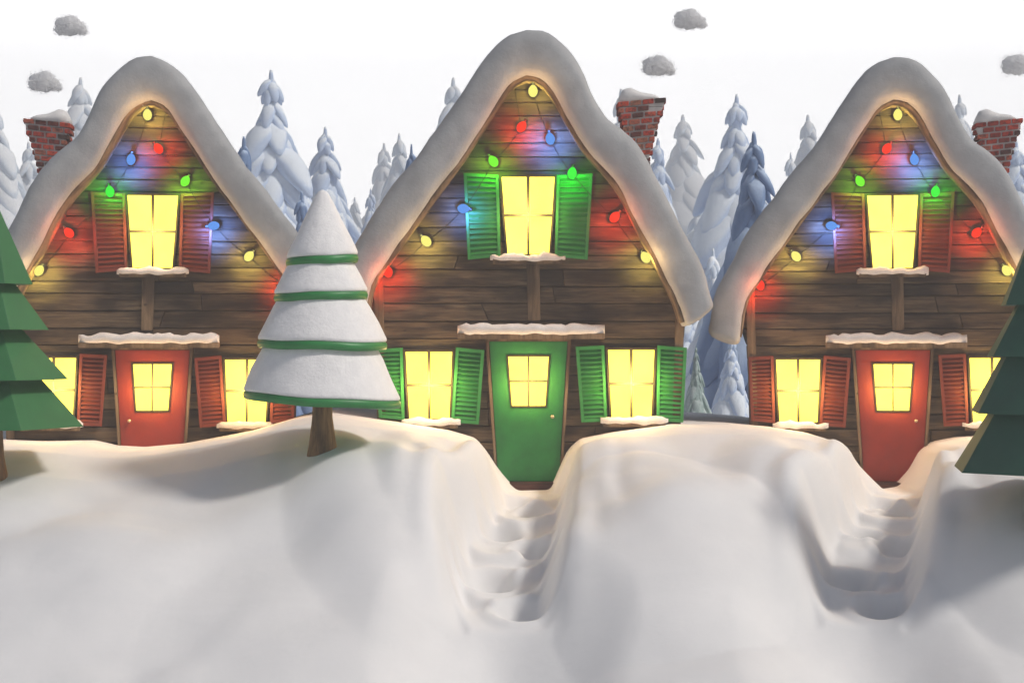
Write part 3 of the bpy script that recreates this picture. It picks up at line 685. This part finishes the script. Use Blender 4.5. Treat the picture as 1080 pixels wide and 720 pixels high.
# ------------------------------------------------------------------ frosted firs beyond the cabins
def fir_meshes(seed, dens):
    rnd = random.Random(seed); V = []; Fc = []
    # unit tree: height 1
    levels = 17
    def bough(c, d, length, width, thick, droop):
        side = Vector((-d.y, d.x, 0)); fwd = (d*math.cos(droop)+Vector((0, 0, -math.sin(droop)))).normalized(); up = fwd.cross(side)*-1
        if up.z < 0: up = -up
        b = len(V); nu, nv = 9, 10
        for i in range(nu+1):
            t = i/nu; w = (math.sin(math.pi*min(1, t*.92+.06)))**.55*(1.0-.25*t)
            for j in range(nv):
                a = 2*math.pi*j/nv; rr = 1+.22*noise.noise(Vector((c.x*9+t*3, c.y*9+math.cos(a), c.z*9+math.sin(a)+seed)))
                p = c+fwd*(length*t)+side*(math.cos(a)*width*w*rr)+up*(math.sin(a)*thick*w*rr)+Vector((0, 0, -length*.18*t*t))
                V.append(p)
        for i in range(nu):
            for j in range(nv):
                q = b+i*nv+j; q2 = b+i*nv+(j+1) % nv; Fc.append((q, q2, q2+nv, q+nv))
        Fc.append(tuple(b+nu*nv+j for j in range(nv)))
        Fc.append(tuple(b+j for j in range(nv-1, -1, -1)))
    for L_ in range(levels):
        t = L_/(levels-1); z = .09+.865*t; rad = min(.37, .045+.56*(.955-z))
        nb = max(6, int((13+dens)*(1-t*.5)))
        a0 = rnd.random()*6.28
        for j in range(nb):
            a = a0+2*math.pi*j/nb+rnd.uniform(-.22, .22); d = Vector((math.cos(a), math.sin(a), 0))
            ln = rad*rnd.uniform(.78, 1.2)*1.12
            bough(Vector((0, 0, z+rnd.uniform(-.012, .02)))+d*rad*.05, d, ln, max(.018, ln*rnd.uniform(.24, .34)), max(.014, ln*rnd.uniform(.13, .20)), R(rnd.uniform(26, 44)+18*t))
    bough(Vector((0, 0, 1.0)), Vector((1, 0, 0)), .10, .010, .010, R(90)); bough(Vector((.004, 0, .975)), Vector((0, 1, 0)), .10, .017, .017, R(88))
    crown = bpy.data.meshes.new('crown'); crown.from_pydata([tuple(v) for v in V], [], Fc); crown.update()
    bm = bmesh.new(); bm.from_mesh(crown); bmesh.ops.recalc_face_normals(bm, faces=bm.faces); bm.to_mesh(crown); bm.free()
    crown.polygons.foreach_set('use_smooth', [True]*len(crown.polygons))
    rg = [[Vector((r_*math.cos(a), r_*math.sin(a), z)) for a in [2*math.pi*j/9 for j in range(9)]] for r_, z in ((.024,-.02),(.020,.1),(.014,.45),(.006,.85),(.002,.97))]
    v, f = rings_mesh(rg); tr = bpy.data.meshes.new('trunk'); tr.from_pydata([tuple(x) for x in v], [], f); tr.materials.append(M['fir_trunk'])
    return crown, tr
PROTO = []
for sd, dn in ((1, 2), (2, 0), (3, 3)):
    c, t = fir_meshes(sd, dn)
    d = {}
    for key in ('fir_a', 'fir_b', 'fir_c', 'fir_green'):
        cc = c.copy(); cc.materials.append(M[key]); d[key] = cc
    PROTO.append((d, t))
FIRS = [ # apex px, apex py, depth, width factor, material, label
 (-6,106,95,1.0,'fir_b','pale frosted fir at the left edge, left of the brick chimney'),
 (30,150,120,.9,'fir_b','faint fir tip between the left edge and the leftmost chimney'),
 (85,82,110,1.0,'fir_b','pale frosted fir with a thin tip rising behind the leftmost chimney'),
 (286,74,62,1.0,'fir_a','tallest frosted fir between the left and middle roofs'),
 (343,134,72,.95,'fir_a','frosted fir above the white cone tree, right of the tallest one'),
 (257,144,40,.62,'fir_c','dark blue fir tip touching the right slope of the left roof'),
 (318,202,50,.62,'fir_c','small dark blue fir just left of the tip of the white cone tree'),
 (405,151,150,.9,'fir_b','very pale fir left of two slim firs beside the middle roof'),
 (421,141,100,.85,'fir_b','slim pale fir, between the very pale one and the dark tip by the middle roof'),
 (434,152,46,.5,'fir_c','dark blue fir tip touching the left slope of the middle roof'),
 (478,82,100,.9,'fir_b','pale fir tip high on the left slope of the middle roof'),
 (374,208,130,.8,'fir_b','small pale fir low in the gap right of the white cone tree'),
 (391,199,85,.7,'fir_a','small mid-blue fir low in the gap beside the middle roof'),
 (300,190,90,1.1,'fir_b','wide pale fir low behind the small dark fir, left of the white cone tree'),
 (360,228,60,.9,'fir_a','low blue fir right behind the tip of the white cone tree'),
 (655,94,110,.9,'fir_b','pale fir tip behind the snow cap of the middle chimney'),
 (694,146,66,.85,'fir_a','frosted blue fir directly right of the middle chimney'),
 (720,121,170,1.1,'fir_b','very pale fir between the middle chimney and the tall blue fir'),
 (777,100,62,1.0,'fir_a','tallest frosted fir between the middle and right roofs'),
 (795,139,41,.80,'fir_c','dark blue fir in front of the tallest one, beside the right roof'),
 (852,121,120,.95,'fir_b','pale fir tip high on the left slope of the right roof'),
 (834,161,80,.7,'fir_b','small pale fir tip lower on the left slope of the right roof'),
 (737,210,75,1.0,'fir_b','low pale fir filling the gap below the very pale fir'),
 (715,245,55,.9,'fir_a','blue fir low beside the right slope of the middle roof'),
 (752,262,46,.8,'fir_b','frosted fir at the bottom of the gap between middle and right roofs'),
 (734,364,33,.55,'fir_green','short greenish fir in the slot between the middle and right cabins'),
 (772,352,37,.8,'fir_a','blue fir beside the red shutter in the slot between the cabins'),
 (752,330,44,.9,'fir_b','frosted fir behind the short greenish one in the slot between the cabins'),
 (1012,100,110,.85,'fir_b','pale fir tip left of the rightmost chimney'),
 (1072,148,60,.9,'fir_a','mid-blue fir behind the rightmost chimney at the right edge'),
 (1045,120,150,.9,'fir_b','faint fir between the pale tip and the rightmost chimney'),
]
for i, (ax, ay, d, wf, mk, lab) in enumerate(FIRS):
    if d >= 55: d = min(d*1.5, 225)
    top = px_world(ax, ay, d); gz = h(top.x, top.y)-.2; H = top.z-gz
    root = empty('frosted_fir', (top.x, top.y, gz), random.uniform(0, 6.28)); tag(root, lab, 'fir tree', 'frosted firs beyond the cabins')
    cr, tr = PROTO[i % 3]
    c = bpy.data.objects.new('crown', cr[mk]); COL.objects.link(c); c.parent = root
    t = bpy.data.objects.new('trunk', tr); COL.objects.link(t); t.parent = root
    w = H*wf; root.scale = (w, w, H)

# ------------------------------------------------------------------ light
SUN_E, SUN_A = 47, 70      # elevation; degrees to the right of the viewer's back
w = bpy.data.worlds.new('World'); scene.world = w; w.use_nodes = True; nt = w.node_tree; nt.nodes.clear()
out = N(nt, 'ShaderNodeOutputWorld'); sky = N(nt, 'ShaderNodeTexSky', sky_type='NISHITA'); sky.sun_disc = False
sky.sun_elevation = R(SUN_E); sky.sun_rotation = R(180-SUN_A); sky.air_density = 1.0; sky.dust_density = 2.0
b1 = N(nt, 'ShaderNodeBackground'); b1.inputs[1].default_value = .075; nt.links.new(sky.outputs[0], b1.inputs[0])
b2 = N(nt, 'ShaderNodeBackground'); b2.inputs[0].default_value = (1,.99,.985,1); b2.inputs[1].default_value = 2.9   # bright winter mist along the horizon
tc = N(nt, 'ShaderNodeTexCoord'); sp = N(nt, 'ShaderNodeSeparateXYZ'); nt.links.new(tc.outputs['Generated'], sp.inputs[0])
mr = N(nt, 'ShaderNodeMapRange', interpolation_type='SMOOTHSTEP'); mr.inputs['From Min'].default_value = .20; mr.inputs['From Max'].default_value = .34
nt.links.new(sp.outputs[2], mr.inputs['Value']); mx = N(nt, 'ShaderNodeMixShader')
my = N(nt, 'ShaderNodeMapRange', interpolation_type='SMOOTHSTEP'); my.inputs['From Min'].default_value = .65; my.inputs['From Max'].default_value = .05
nt.links.new(sp.outputs[1], my.inputs['Value']); mmx = math_n(nt, 'MAXIMUM', mr.outputs[0], my.outputs[0])
nt.links.new(mmx.outputs[0], mx.inputs[0]); nt.links.new(b2.outputs[0], mx.inputs[1]); nt.links.new(b1.outputs[0], mx.inputs[2]); nt.links.new(mx.outputs[0], out.inputs[0])
sd = Vector((math.cos(R(SUN_E))*math.sin(R(SUN_A)), -math.cos(R(SUN_E))*math.cos(R(SUN_A)), math.sin(R(SUN_E))))
sl = bpy.data.lights.new('sun', 'SUN'); sl.energy = 2.95; sl.angle = R(9); sl.color = (1,.94,.87)
so = bpy.data.objects.new('sun', sl); COL.objects.link(so); so.rotation_euler = sd.to_track_quat('Z', 'Y').to_euler()

# ------------------------------------------------------------------ haze
hm = bpy.data.materials.new('haze'); hm.use_nodes = True; nt = hm.node_tree; nt.nodes.clear()
pv = N(nt, 'ShaderNodeVolumePrincipled'); pv.inputs['Color'].default_value = (.94,.96,1,1); pv.inputs['Density'].default_value = .0052; pv.inputs['Anisotropy'].default_value = 0
o = N(nt, 'ShaderNodeOutputMaterial'); nt.links.new(pv.outputs[0], o.inputs['Volume'])
hb = MB(); hb.box(-206, 206, -246, 246, -8, 46); ho = hb.build('haze', hm); tag(ho, 'thin cold winter haze in front of the firs', 'haze', kind='stuff')

scene.view_settings.view_transform = 'Standard'; scene.view_settings.look = 'None'; scene.view_settings.gamma = 1; scene.view_settings.exposure = 0
